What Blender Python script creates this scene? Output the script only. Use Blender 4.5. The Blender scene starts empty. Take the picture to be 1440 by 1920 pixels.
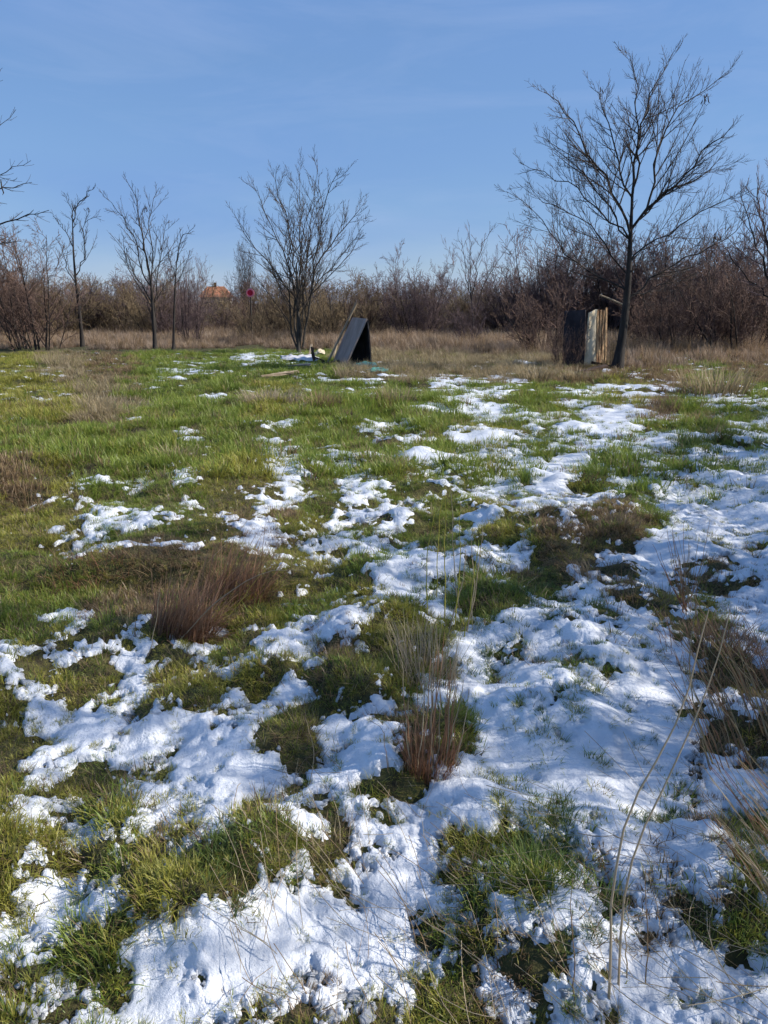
import bpy, math, random
import numpy as np
from mathutils import Vector, Matrix

R = math.radians
rng = np.random.default_rng(7)
random.seed(7)
scene = bpy.context.scene
col = scene.collection

# ------------------------------------------------------------------ camera, sky, sun, exposure
CAM_H, PITCH, FPX, PW, PH = 1.6, R(15.8), 1387.0, 1440, 1920
cam = bpy.data.cameras.new('camera'); cam_o = bpy.data.objects.new('camera', cam); col.objects.link(cam_o)
cam.sensor_fit = 'VERTICAL'; cam.sensor_height = 36.0; cam.lens = 36.0 * FPX / PH
cam.clip_start = 0.05; cam.clip_end = 3000
cam_o.location = (0, 0, CAM_H); cam_o.rotation_euler = (math.pi / 2 - PITCH, 0, 0)
scene.camera = cam_o

SUN_AZ, SUN_EL = R(92), R(33)
world = bpy.data.worlds.new('World'); scene.world = world; world.use_nodes = True
wn, wl = world.node_tree.nodes, world.node_tree.links
sky = wn.new('ShaderNodeTexSky'); sky.sky_type = 'NISHITA'; sky.sun_disc = False
sky.sun_elevation = SUN_EL; sky.sun_rotation = SUN_AZ
sky.altitude = 0; sky.air_density = 1.0; sky.dust_density = 0.1; sky.ozone_density = 2.0
bg = wn['Background']; bg.inputs['Strength'].default_value = 0.10
# a thin even veil of high cirrus over the blue
tc = wn.new('ShaderNodeTexCoord'); mp = wn.new('ShaderNodeMapping'); mp.inputs['Scale'].default_value = (1.2, 1.2, 5.0)
nz = wn.new('ShaderNodeTexNoise'); nz.inputs['Scale'].default_value = 1.6; nz.inputs['Detail'].default_value = 5
rp = wn.new('ShaderNodeMapRange'); rp.inputs['From Min'].default_value = .35; rp.inputs['From Max'].default_value = .75
rp.inputs['To Min'].default_value = .58; rp.inputs['To Max'].default_value = .86
mx = wn.new('ShaderNodeMixRGB'); mx.inputs['Color2'].default_value = (2.05, 3.15, 5.6, 1)
wl.new(tc.outputs['Generated'], mp.inputs['Vector']); wl.new(mp.outputs[0], nz.inputs['Vector'])
wl.new(nz.outputs['Fac'], rp.inputs['Value']); wl.new(rp.outputs[0], mx.inputs['Fac'])
wl.new(sky.outputs[0], mx.inputs['Color1']); mp2 = wn.new('ShaderNodeMapping'); mp2.inputs['Scale'].default_value = (1.5, .9, 7.0); mp2.inputs['Rotation'].default_value = (0, R(9), R(20))
nz2 = wn.new('ShaderNodeTexNoise'); nz2.inputs['Scale'].default_value = 1.9; nz2.inputs['Detail'].default_value = 7; nz2.inputs['Roughness'].default_value = .6; nz2.inputs['Distortion'].default_value = .6
rp2 = wn.new('ShaderNodeMapRange'); rp2.inputs['From Min'].default_value = .50; rp2.inputs['From Max'].default_value = .80; rp2.inputs['To Max'].default_value = .26
mx2 = wn.new('ShaderNodeMixRGB'); mx2.inputs['Color2'].default_value = (3.9, 4.7, 6.6, 1)
wl.new(tc.outputs['Generated'], mp2.inputs['Vector']); wl.new(mp2.outputs[0], nz2.inputs['Vector']); wl.new(nz2.outputs['Fac'], rp2.inputs['Value']); wl.new(rp2.outputs[0], mx2.inputs['Fac'])
wl.new(mx.outputs[0], mx2.inputs['Color1'])
hs = wn.new('ShaderNodeHueSaturation'); hs.inputs['Saturation'].default_value = 1.15; wl.new(mx2.outputs[0], hs.inputs['Color']); wl.new(hs.outputs[0], bg.inputs['Color'])

sun = bpy.data.lights.new('sun', 'SUN'); sun_o = bpy.data.objects.new('sun', sun); col.objects.link(sun_o)
sun.energy = 5.0; sun.angle = R(0.53); sun.color = (1.0, 0.93, 0.83)
S = Vector((math.sin(SUN_AZ) * math.cos(SUN_EL), math.cos(SUN_AZ) * math.cos(SUN_EL), math.sin(SUN_EL)))
sun_o.rotation_euler = S.to_track_quat('Z', 'Y').to_euler(); sun_o.location = S * 60
vs = scene.view_settings
vs.view_transform = 'Standard'; vs.look = 'None'; vs.exposure = 0.36; vs.gamma = 1.0; vs.use_curve_mapping = False
scene.render.engine = 'CYCLES'
scene.cycles.use_denoising = True
scene.cycles.max_bounces = 3; scene.cycles.diffuse_bounces = 2; scene.cycles.transmission_bounces = 3
scene.cycles.transparent_max_bounces = 4
scene.cycles.use_light_tree = False
scene.cycles.adaptive_threshold = 0.02
scene.cycles.sample_clamp_indirect = 4

# ------------------------------------------------------------------ pixels and positions
SP, CP = math.sin(PITCH), math.cos(PITCH)
def ray(u, v):
    x = (u - 720) / FPX; y = (960 - v) / FPX
    return Vector((x, CP + y * SP, -SP + y * CP))
def on_ground(u, v):
    d = ray(u, v); t = CAM_H / max(-d.z, 1e-3)
    p = d * t
    for _ in range(6):                       # settle on the uneven ground
        z = float(H(np.array([p.x]), np.array([p.y]))[0])
        t = (CAM_H - z) / max(-d.z, 1e-3); p = d * t
    return Vector((p.x, p.y, z))
def at_depth(u, v, Y):
    d = ray(u, v); t = Y / d.y
    return Vector((d.x * t, Y, CAM_H + d.z * t))
def project(x, y, z=0.0):
    dz = z - CAM_H
    dep = np.maximum(y * CP - dz * SP, 0.15)
    up = y * SP + dz * CP
    return 720 + FPX * x / dep, 960 - FPX * up / dep

# ------------------------------------------------------------------ noise
def _hash(ix, iy, seed):
    h = (ix.astype(np.int64) * 374761393 + iy.astype(np.int64) * 668265263 + seed * 1274126177) & 0xffffffff
    h = ((h ^ (h >> 13)) * 1274126177) & 0xffffffff
    h = (h ^ (h >> 16)) & 0xffffffff
    return h.astype(np.float64) / 4294967295.0 * 2 - 1
def vnoise(x, y, seed=0):
    ix, iy = np.floor(x), np.floor(y); fx, fy = x - ix, y - iy
    fx = fx * fx * fx * (fx * (fx * 6 - 15) + 10); fy = fy * fy * fy * (fy * (fy * 6 - 15) + 10)
    a, b = _hash(ix, iy, seed), _hash(ix + 1, iy, seed); c, d = _hash(ix, iy + 1, seed), _hash(ix + 1, iy + 1, seed)
    return (a + (b - a) * fx) * (1 - fy) + (c + (d - c) * fx) * fy
def fbm(x, y, scale, octaves=3, seed=0, gain=.5):
    out = np.zeros_like(x); amp = 1.0; tot = 0; c, s = math.cos(.6), math.sin(.6)
    x, y = x / scale, y / scale
    for o in range(octaves):
        out += amp * vnoise(x + 17.3 * o, y - 9.1 * o, seed + o); tot += amp; amp *= gain
        x, y = (c * x - s * y) * 2.03, (s * x + c * y) * 2.03
    return out / tot
def cells(x, y, scale, seed=0):
    """distance to the nearest jittered cell point: puffy lumps"""
    x, y = x / scale, y / scale; ix, iy = np.floor(x), np.floor(y); best = np.full_like(x, 9.0)
    for dx in (-1, 0, 1):
        for dy in (-1, 0, 1):
            jx = ix + dx + .5 + .48 * _hash(ix + dx, iy + dy, seed); jy = iy + dy + .5 + .48 * _hash(ix + dx, iy + dy, seed + 5)
            best = np.minimum(best, (x - jx) ** 2 + (y - jy) ** 2)
    return np.sqrt(best)
def smooth(a, b, x):
    t = np.clip((x - a) / (b - a), 0, 1); return t * t * (3 - 2 * t)

# ------------------------------------------------------------------ where the snow lies, read off the photograph cell by cell (0 bare .. 9 deep)
SNOW_V = [650, 670, 690, 710, 730, 750, 770, 790] + list(range(820, 1920, 40))
SNOW = """
000000000000000000 000000000000030000
000000000005544000 000000440220002000
000000002200000000 202300000000000000
000000033000003333 005444400000000000
000000000000000033 033555005555522200
000000000550002033 021555335514234444
000000000000003004 466177424666653425
000000004000050006 131342455576250346
000000003300300004 370577624774663577
000000300000470552 357644678725513678
000430404000173366 032268386154477888
000333004000352065 531232664543378788
000477635050606757 840371133321278888
002250000306732578 562125415411688885
000520055600221102 876157743165736388
000400000000002206 868201315353623787
043400000000022103 565001488722225577
200600600030464663 001552773378830156
604007600307677200 101773388755463026
420007843065566000 014588886677875115
266433711051273000 367798888788884335
256786718577730576 864588888898888643
044855755888100688 731499999999995334
068822566878752657 632499999999987666
040275665767457765 455899999999955877
166641267873383464 677658998888667766
172761688551266167 777678987888888766
038761634762266477 777335887788888764
143115410001162676 887634767778877642
336746100015688566 866777755777655432
266364110158888667 765777868862541015
677332788887776557 576675466664255417
673105997467565665 427736302257677728
435115998272256635 831227653147888748
543366888862244634 821112566347889988
235735678853233335 311112777526899998
"""
SNOW = np.array([[int(c) for c in l.replace(' ', '')] for l in SNOW.split('\n') if l.strip()], float) / 9.0
# what grows between it: g green, o mossy olive, b brown dry, t pale straw, d dark green
KIND_V = [680, 760, 840, 920, 1000, 1080, 1160, 1240, 1320, 1400, 1520, 1680, 1840]
KIND = """
otbgggggtttttbbbgb
ootgggogggggggobgg
gggggggggggoggggdg
bogggooggggggogggg
oogggobogggoobbgoo
ggobbboogggoobbobb
ggbbboogogggddboob
gogoogoboogdddgdbb
oogoooogogggggggbb
ooggoogoobgggggdbb
oogoooogggoogdgdbg
oogoodgogoogddbbbo
ogggoooboogbggogdg
"""
KIND = [l for l in KIND.split('\n') if l.strip()]
def snow_amount(x, y):
    wx = x + .06 * fbm(x, y, .30, 2, 11); wy = y + .06 * fbm(x, y, .30, 2, 12)
    u, v = project(wx, wy, .06)
    fu = np.clip((u - 20) / 40, 0, 34.999); iu = fu.astype(int); fu = fu - iu
    vv = np.clip(v, 640, 1915); rows = np.array(SNOW_V, float)
    iv = np.clip(np.searchsorted(rows, vv) - 1, 0, len(rows) - 2)
    fv = np.clip((vv - rows[iv]) / (rows[iv + 1] - rows[iv]), 0, 1)
    s = (SNOW[iv, iu] * (1 - fu) + SNOW[iv, iu + 1] * fu) * (1 - fv) + (SNOW[iv + 1, iu] * (1 - fu) + SNOW[iv + 1, iu + 1] * fu) * fv
    return np.where(v < 640, 0.0, s)
def hump(x, y):
    """0..1, round tussock tops about half a metre apart"""
    wx, wy = x + .12 * fbm(x, y, .4, 2, 91), y + .12 * fbm(x, y, .4, 2, 92)
    return np.clip(1 - 1.5 * cells(wx, wy, .46, 93), 0, 1) * smooth(-.35, .25, fbm(x, y, 1.4, 2, 94))
def snow_m(x, y):
    """> 0 where snow covers the ground"""
    r = np.hypot(x, y)
    s = snow_amount(x, y)
    far = smooth(5, 12, r)
    n = .9 * fbm(x, y, .28, 2, 21) + (2.5 - 1.1 * far) * fbm(x, y, .10, 5, 23, .75) + 1.5 * far * fbm(x / 3.2 + .12 * y, y, .30, 3, 28) + .3 * fbm(x, y, 1.1, 2, 25)
    return (s - .42 - .03 * (1 - far)) * 2.0 + .80 * n - .30 * hump(x, y) * (1 - .6 * far) - 1.2 * smooth(-2.2, -1.9, x) * (1 - smooth(-1.0, -.7, x)) * smooth(3.65, 3.8, y) * (1 - smooth(4.2, 4.4, y))
def H(x, y, s=None):
    """height of the ground"""
    r = np.hypot(x, y)
    if s is None: s = snow_amount(x, y)
    near = 1 / (1 + (r / 14) ** 2)
    z = .085 * fbm(x, y, 1.3, 2, 31) + .075 * fbm(x, y, .42, 2, 33) * near + .012 * fbm(x, y, .09, 2, 34) * near
    z += .045 * (1 - s) * near * smooth(.9, 1.6, r)
    z += .10 * hump(x, y) / (1 + (r / 18) ** 2)
    z += .55 * fbm(x, y, 30, 2, 35) * smooth(14, 45, r)
    # grassy bank with a steep near side
    bx = smooth(-2.15, -1.85, x) * (1 - smooth(-1.05, -.75, x)); ye = 4.05 + .10 * fbm(x, y * 0, .35, 2, 36)
    z += .06 * bx * smooth(ye - .12, ye + .06, y) * (1 - smooth(ye + .2, ye + 1.0, y))
    z -= .04 * bx * smooth(ye - .5, ye - .15, y) * (1 - smooth(ye - .12, ye + .06, y))
    return z

# ------------------------------------------------------------------ helpers
def tag(o, label=None, cat=None, group=None, kind=None):
    if label: o['label'] = label
    if cat: o['category'] = cat
    if group: o['group'] = group
    if kind: o['kind'] = kind
    return o
def mesh_obj(name, verts, faces, mat, parent=None, smooth_=True, link=True):
    me = bpy.data.meshes.new(name)
    if isinstance(verts, np.ndarray):
        nv = len(verts); faces = np.asarray(faces, np.int32); k = faces.shape[1]; nf = len(faces)
        me.vertices.add(nv); me.vertices.foreach_set('co', verts.astype(np.float32).ravel())
        me.loops.add(nf * k); me.loops.foreach_set('vertex_index', faces.ravel())
        me.polygons.add(nf); me.polygons.foreach_set('loop_start', np.arange(0, nf * k, k, dtype=np.int32))
        me.update(calc_edges=True)
    else:
        me.from_pydata(verts, [], faces)
    if smooth_: me.polygons.foreach_set('use_smooth', np.ones(len(me.polygons), bool))
    if mat: me.materials.append(mat)
    me.validate(); me.update()
    o = bpy.data.objects.new(name, me)
    if link: col.objects.link(o)
    if parent: o.parent = parent
    return o
def empty(name, loc=(0, 0, 0), rz=0):
    o = bpy.data.objects.new(name, None); col.objects.link(o); o.location = loc; o.rotation_euler = (0, 0, rz)
    o.empty_display_size = .2
    return o

# ------------------------------------------------------------------ materials
def new_mat(name):
    m = bpy.data.materials.new(name); m.use_nodes = True
    nt = m.node_tree; b = nt.nodes['Principled BSDF']
    return m, nt, nt.nodes, nt.links, b
def noisy(name, c1, c2, scale, rough=.85, detail=6, bump=.0, bscale=None, c3=None, stretch=(1, 1, 1), spec=.25):
    m, nt, n, l, b = new_mat(name)
    tcn = n.new('ShaderNodeTexCoord'); mpn = n.new('ShaderNodeMapping'); mpn.inputs['Scale'].default_value = stretch
    t = n.new('ShaderNodeTexNoise'); t.inputs['Scale'].default_value = scale; t.inputs['Detail'].default_value = detail
    r = n.new('ShaderNodeValToRGB'); r.color_ramp.elements[0].position = .32; r.color_ramp.elements[1].position = .68
    r.color_ramp.elements[0].color = (*c1, 1); r.color_ramp.elements[1].color = (*c2, 1)
    if c3:
        e = r.color_ramp.elements.new(.8); e.color = (*c3, 1)
    l.new(tcn.outputs['Object'], mpn.inputs['Vector']); l.new(mpn.outputs[0], t.inputs['Vector'])
    l.new(t.outputs['Fac'], r.inputs['Fac']); l.new(r.outputs[0], b.inputs['Base Color'])
    b.inputs['Roughness'].default_value = rough; b.inputs['Specular IOR Level'].default_value = spec
    if bump:
        t2 = n.new('ShaderNodeTexNoise'); t2.inputs['Scale'].default_value = bscale or scale * 3; t2.inputs['Detail'].default_value = 5
        l.new(mpn.outputs[0], t2.inputs['Vector'])
        bp = n.new('ShaderNodeBump'); bp.inputs['Strength'].default_value = bump; bp.inputs['Distance'].default_value = .02
        l.new(t2.outputs['Fac'], bp.inputs['Height']); l.new(bp.outputs[0], b.inputs['Normal'])
    return m
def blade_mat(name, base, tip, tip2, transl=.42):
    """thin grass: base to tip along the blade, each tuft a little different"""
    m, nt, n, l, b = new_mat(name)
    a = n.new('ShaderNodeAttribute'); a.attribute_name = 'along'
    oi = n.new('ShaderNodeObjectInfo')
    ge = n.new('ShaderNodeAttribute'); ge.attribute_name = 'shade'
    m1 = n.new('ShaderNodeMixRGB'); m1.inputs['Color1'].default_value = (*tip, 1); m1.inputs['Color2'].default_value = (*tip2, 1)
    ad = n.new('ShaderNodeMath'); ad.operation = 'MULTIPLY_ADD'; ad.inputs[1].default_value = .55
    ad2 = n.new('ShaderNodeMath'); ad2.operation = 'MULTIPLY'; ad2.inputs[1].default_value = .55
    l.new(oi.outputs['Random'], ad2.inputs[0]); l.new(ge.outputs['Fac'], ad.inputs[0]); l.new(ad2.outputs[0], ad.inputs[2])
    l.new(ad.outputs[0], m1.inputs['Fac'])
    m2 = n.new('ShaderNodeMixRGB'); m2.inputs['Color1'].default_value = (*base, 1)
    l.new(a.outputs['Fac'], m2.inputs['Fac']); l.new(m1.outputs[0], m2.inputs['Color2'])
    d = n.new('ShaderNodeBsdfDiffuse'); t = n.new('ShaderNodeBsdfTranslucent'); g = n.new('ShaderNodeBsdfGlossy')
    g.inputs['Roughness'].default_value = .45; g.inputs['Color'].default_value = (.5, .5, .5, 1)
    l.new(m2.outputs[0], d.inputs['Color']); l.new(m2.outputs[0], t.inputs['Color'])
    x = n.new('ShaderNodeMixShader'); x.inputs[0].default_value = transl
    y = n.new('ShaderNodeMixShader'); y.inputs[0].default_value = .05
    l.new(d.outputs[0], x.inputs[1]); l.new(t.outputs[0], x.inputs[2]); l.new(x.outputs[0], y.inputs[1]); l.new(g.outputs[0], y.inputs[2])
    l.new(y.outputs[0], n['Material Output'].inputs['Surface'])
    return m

M = {}
M['ground'] = noisy('soil_and_thatch', (.030, .024, .012), (.110, .105, .035), 16.0, .95, 10, 1.0, 70, (.20, .15, .08))
def snow_mat():
    m, nt, n, l, b = new_mat('snow')
    tcn = n.new('ShaderNodeTexCoord')
    t = n.new('ShaderNodeTexNoise'); t.inputs['Scale'].default_value = 5; t.inputs['Detail'].default_value = 6
    r = n.new('ShaderNodeValToRGB'); r.color_ramp.elements[0].position = .3; r.color_ramp.elements[1].position = .6
    r.color_ramp.elements[0].color = (.56, .595, .65, 1); r.color_ramp.elements[1].color = (.755, .775, .81, 1)
    l.new(tcn.outputs['Object'], t.inputs['Vector']); l.new(t.outputs['Fac'], r.inputs['Fac']); l.new(r.outputs[0], b.inputs['Base Color'])
    b.inputs['Roughness'].default_value = .55; b.inputs['Specular IOR Level'].default_value = .3
    t2 = n.new('ShaderNodeTexNoise'); t2.inputs['Scale'].default_value = 45; t2.inputs['Detail'].default_value = 6; t2.inputs['Roughness'].default_value = .65
    l.new(tcn.outputs['Object'], t2.inputs['Vector'])
    bp = n.new('ShaderNodeBump'); bp.inputs['Strength'].default_value = .8; bp.inputs['Distance'].default_value = .015
    l.new(t2.outputs['Fac'], bp.inputs['Height']); l.new(bp.outputs[0], b.inputs['Normal'])
    return m
M['snow'] = snow_mat()
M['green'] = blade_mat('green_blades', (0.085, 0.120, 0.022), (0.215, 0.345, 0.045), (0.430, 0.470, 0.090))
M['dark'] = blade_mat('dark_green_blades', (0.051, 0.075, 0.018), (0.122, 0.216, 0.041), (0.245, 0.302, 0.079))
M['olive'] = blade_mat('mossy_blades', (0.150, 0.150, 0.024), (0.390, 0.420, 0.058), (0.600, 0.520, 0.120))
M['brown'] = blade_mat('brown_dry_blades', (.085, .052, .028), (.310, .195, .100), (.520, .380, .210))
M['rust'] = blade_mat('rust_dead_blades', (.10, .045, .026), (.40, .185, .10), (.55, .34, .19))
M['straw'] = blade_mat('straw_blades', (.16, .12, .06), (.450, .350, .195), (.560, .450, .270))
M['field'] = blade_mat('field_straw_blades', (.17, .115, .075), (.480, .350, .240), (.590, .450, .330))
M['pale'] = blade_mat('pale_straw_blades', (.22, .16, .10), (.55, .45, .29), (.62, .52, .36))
M['bark'] = noisy('dark_bark', (.018, .015, .014), (.055, .048, .042), 9, .9, 6, .5, 30, None, (1, 1, .25))
M['bark_grey'] = noisy('grey_bark', (.030, .026, .022), (.080, .070, .058), 9, .9, 6, .5, 30, None, (1, 1, .25))
M['twig_grey'] = noisy('grey_twigs', (.045, .036, .031), (.100, .080, .066), 2, .9)
M['twig_red'] = noisy('reddish_twigs', (.105, .066, .052), (.205, .135, .105), 1.2, .9)
M['twig_brown'] = noisy('brown_twigs', (.130, .095, .055), (.250, .185, .110), 1.2, .9)
M['twig_purple'] = noisy('purplish_twigs', (.095, .066, .068), (.190, .135, .130), 1.2, .9)
M['pod'] = noisy('dark_pods', (.018, .013, .012), (.05, .035, .028), 8, .8)

# ------------------------------------------------------------------ ground: one sheet to the horizon
def polar(r0, r1, ratio, angles):
    n = int(math.log(r1 / r0) / math.log(ratio)) + 1
    rr = r0 * (r1 / r0) ** (np.arange(n) / (n - 1))
    A, RR = np.meshgrid(angles, rr)
    return RR * np.sin(A), RR * np.cos(A), n, len(angles)
def grid_faces(nr, na, wrap=False):
    i = np.arange(nr - 1)[:, None]; j = np.arange(na if wrap else na - 1)[None, :]; k = (j + 1) % na
    return np.stack([i * na + j + 0 * i, i * na + k + 0 * i, (i + 1) * na + k, (i + 1) * na + j], -1).reshape(-1, 4)
ang = np.concatenate([np.linspace(-R(48), R(48), 190), np.linspace(R(48), R(312), 60)[1:-1]])
gx, gy, nr, na = polar(.3, 1400, 1.0125, ang)
gx, gy = gx.ravel(), gy.ravel()
gz = H(gx, gy)
gv = np.stack([gx, gy, gz], 1)
gf = grid_faces(nr, na, True)
gv = np.vstack([gv, [[0, 0, float(gz[:na].mean())]]])
ground = mesh_obj('ground', gv, gf[:, ::-1], M['ground']); tag(ground, 'rough tussocky field of earth and dead thatch under grass and snow', 'ground', kind='structure')

# ------------------------------------------------------------------ snow: a lumpy layer on the ground
ang = np.linspace(-R(44), R(44), 350)
sx, sy, nr, na = polar(.75, 27, 1.0046, ang)
sx, sy = sx.ravel(), sy.ravel()
sm = snow_m(sx, sy); r_ = np.hypot(sx, sy)
lump = (1 - np.clip(cells(sx + .04 * vnoise(sx * 13, sy * 13, 3), sy + .04 * vnoise(sx * 13, sy * 13, 4), .095, 41), 0, 1)) * .45 + \
       .30 + .75 * fbm(sx, sy, .075, 4, 45, .62)
lumpw = .25 + .75 * smooth(-.3, .4, fbm(sx, sy, .5, 2, 44))       # smooth sheets and broken, lumpy stretches
pos = np.clip(sm, 0, 1.2)
thick = np.where(sm > 0, .009 + .026 * (1 - np.exp(-pos * 1.6)) + .026 * (lump - .55) * lumpw * np.clip(pos * 5, 0, 1), .010 + sm * .10)
thick = np.maximum(thick, -.05)
sz = H(sx, sy) + thick
sf = grid_faces(nr, na)
keep = (sm[sf] > -.06).any(1)
sf = sf[keep][:, ::-1]
used = np.unique(sf); remap = np.full(len(sx), -1); remap[used] = np.arange(len(used))
snow = mesh_obj('snow', np.stack([sx, sy, sz], 1)[used], remap[sf], M['snow'])
tag(snow, 'thin patchy white snow melting between the grass tussocks', 'snow', kind='stuff')

# ------------------------------------------------------------------ grass
class Blades:
    def __init__(s): s.v = []; s.f = []; s.a = []; s.sh = []; s.n = 0
    def blade(s, p, az, h, lean, w, droop, segs=3, shade=0.5, twist=0.0):
        """a tapering strip from p, bending over towards az"""
        d = np.array([math.cos(az), math.sin(az), 0]); side = np.array([-math.sin(az + twist), math.cos(az + twist), 0])
        pos = np.array(p, float); th = lean; st = h / segs
        for i in range(segs + 1):
            t = i / segs; ww = w * (1 - t) ** .6 if i < segs else 0
            if i == segs:
                s.v.append(pos.copy()); s.a.append(1.0); s.sh.append(shade)
            else:
                s.v.append(pos - side * ww * .5); s.v.append(pos + side * ww * .5); s.a += [t, t]; s.sh += [shade, shade]
            pos = pos + st * (math.sin(th) * d + np.array([0, 0, math.cos(th)])); th += droop / segs
        b = s.n
        for i in range(segs - 1): s.f.append((b + 2 * i, b + 2 * i + 1, b + 2 * i + 3, b + 2 * i + 2))
        s.f.append((b + 2 * segs - 2, b + 2 * segs - 1, b + 2 * segs))
        s.n += 2 * segs + 1
    def build(s, name, mat, parent=None, link=True):
        o = mesh_obj(name, [tuple(q) for q in s.v], s.f, mat, parent, True, link)
        for nm, dat in (('along', s.a), ('shade', s.sh)):
            at = o.data.attributes.new(nm, 'FLOAT', 'POINT'); at.data.foreach_set('value', np.array(dat, np.float32))
        return o
def tuft(name, mat, n, rad, h, w, lean=.5, droop=1.0, segs=3, comb=None):
    b = Blades()
    for _ in range(n):
        a = random.uniform(0, 2 * math.pi); q = rad * math.sqrt(random.random())
        az = a + random.gauss(0, .7) if comb is None else comb + random.gauss(0, .8)
        b.blade((q * math.cos(a), q * math.sin(a), -.012), az, h * random.uniform(.45, 1.1), abs(random.gauss(0, lean)), w * random.uniform(.7, 1.3),
                random.uniform(.2, 1.3) * droop, segs, random.random(), random.uniform(-.8, .8))
    return b.build(name, mat, None, False)
def scatter(name, label, tufts, pts, rots, scl, idx):
    c = bpy.data.collections.new(name + '_tufts')
    for t in tufts: c.objects.link(t)
    me = bpy.data.meshes.new(name); me.vertices.add(len(pts)); me.vertices.foreach_set('co', np.asarray(pts, np.float32).ravel())
    for nm, typ, dat in (('rot', 'FLOAT_VECTOR', rots), ('scl', 'FLOAT_VECTOR', scl)):
        a = me.attributes.new(nm, typ, 'POINT'); a.data.foreach_set('vector', np.asarray(dat, np.float32).ravel())
    a = me.attributes.new('idx', 'INT', 'POINT'); a.data.foreach_set('value', np.asarray(idx, np.int32))
    o = bpy.data.objects.new(name, me); col.objects.link(o)
    ng = bpy.data.node_groups.new(name + '_nodes', 'GeometryNodeTree')
    ng.interface.new_socket('Geometry', in_out='INPUT', socket_type='NodeSocketGeometry')
    ng.interface.new_socket('Geometry', in_out='OUTPUT', socket_type='NodeSocketGeometry')
    n, l = ng.nodes, ng.links
    gi, go = n.new('NodeGroupInput'), n.new('NodeGroupOutput')
    ci = n.new('GeometryNodeCollectionInfo'); ci.inputs['Collection'].default_value = c
    ci.inputs['Separate Children'].default_value = True; ci.inputs['Reset Children'].default_value = True
    ip = n.new('GeometryNodeInstanceOnPoints'); ip.inputs['Pick Instance'].default_value = True
    def attr(nm, typ):
        q = n.new('GeometryNodeInputNamedAttribute'); q.data_type = typ; q.inputs['Name'].default_value = nm
        return [s for s in q.outputs if s.enabled and s.name == 'Attribute'][0]
    er = n.new('FunctionNodeEulerToRotation')
    l.new(gi.outputs[0], ip.inputs['Points']); l.new(ci.outputs[0], ip.inputs['Instance'])
    l.new(attr('idx', 'INT'), ip.inputs['Instance Index']); l.new(attr('rot', 'FLOAT_VECTOR'), er.inputs[0])
    l.new(er.outputs[0], ip.inputs['Rotation']); l.new(attr('scl', 'FLOAT_VECTOR'), ip.inputs['Scale'])
    l.new(ip.outputs[0], go.inputs[0])
    md = o.modifiers.new('scatter', 'NODES'); md.node_group = ng
    return tag(o, label, 'grass', kind='stuff')

def kinds_at(x, y):
    u, v = project(x + .25 * fbm(x, y, .5, 2, 51) * np.clip(np.hypot(x, y) / 6, .4, 3), y + .35 * fbm(x, y, .5, 2, 52) * np.clip(np.hypot(x, y) / 6, .4, 4))
    iu = np.clip((u / 80).astype(int), 0, 17); iv = np.abs(np.array(KIND_V)[:, None] - np.clip(v, 640, 1919)[None, :]).argmin(0)
    arr = np.array([list(r) for r in KIND])
    k = arr[iv, iu]
    # single tufts of another kind strewn everywhere
    q = rng.random(len(x)); pool = rng.choice(list('googob'), len(x))
    k = np.where(q < .22, pool, k)
    return np.where((k == 'g') & (np.hypot(x, y) < 3.6) & (rng.random(len(x)) < .55), 'o', k)

BANDS = [(.75, 3.2, 1500), (3.2, 6.5, 900), (6.5, 13, 250), (13, 27, 85)]
P = {k: {'near': [], 'far': []} for k in 'gobtd'}
for r0, r1, dens in BANDS:
    area = R(88) / 2 * (r1 ** 2 - r0 ** 2)
    n = int(area * dens)
    a = rng.uniform(-R(44), R(44), n); rr = np.sqrt(rng.uniform(r0 ** 2, r1 ** 2, n))
    x, y = rr * np.sin(a), rr * np.cos(a)
    m = snow_m(x, y)
    p_keep = np.where(m < .02, 1.0, np.where(m < .40, .36, .11))
    # bare gaps and thick humps
    p_keep = p_keep * np.where(m < .02, np.clip(.80 + .9 * fbm(x, y, .35, 2, 61), .4, 1), 1)
    ok = rng.random(n) < p_keep
    x, y, m, rr = x[ok], y[ok], m[ok], rr[ok]
    z = H(x, y) + np.where(m > .02, .026, 0)
    k = kinds_at(x, y)
    for kk in 'gobtd':
        s_ = k == kk
        P[kk]['near' if r1 < 7 else 'far'].append(np.stack([x[s_], y[s_], z[s_], m[s_], rr[s_]], 1))
SPEC = {  # kind: material, near height, far height, lean, droop, name, label
    'g': ('green', .085, .115, .75, 1.2, 'green_grass', 'short fresh green grass growing in tufts between the snow patches'),
    'o': ('olive', .070, .105, .85, 1.3, 'mossy_grass', 'low golden olive mossy grass cushions among the snow'),
    'b': ('brown', .085, .13, .85, 1.2, 'brown_grass', 'dead brown grass matted on the field'),
    't': ('straw', .10, .17, .60, 1.0, 'straw_grass', 'pale straw coloured dry grass tufts on the field'),
    'd': ('dark', .085, .13, .60, 1.2, 'dark_grass', 'dark green grass blades in the shaded hollows of the snow'),
}
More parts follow.
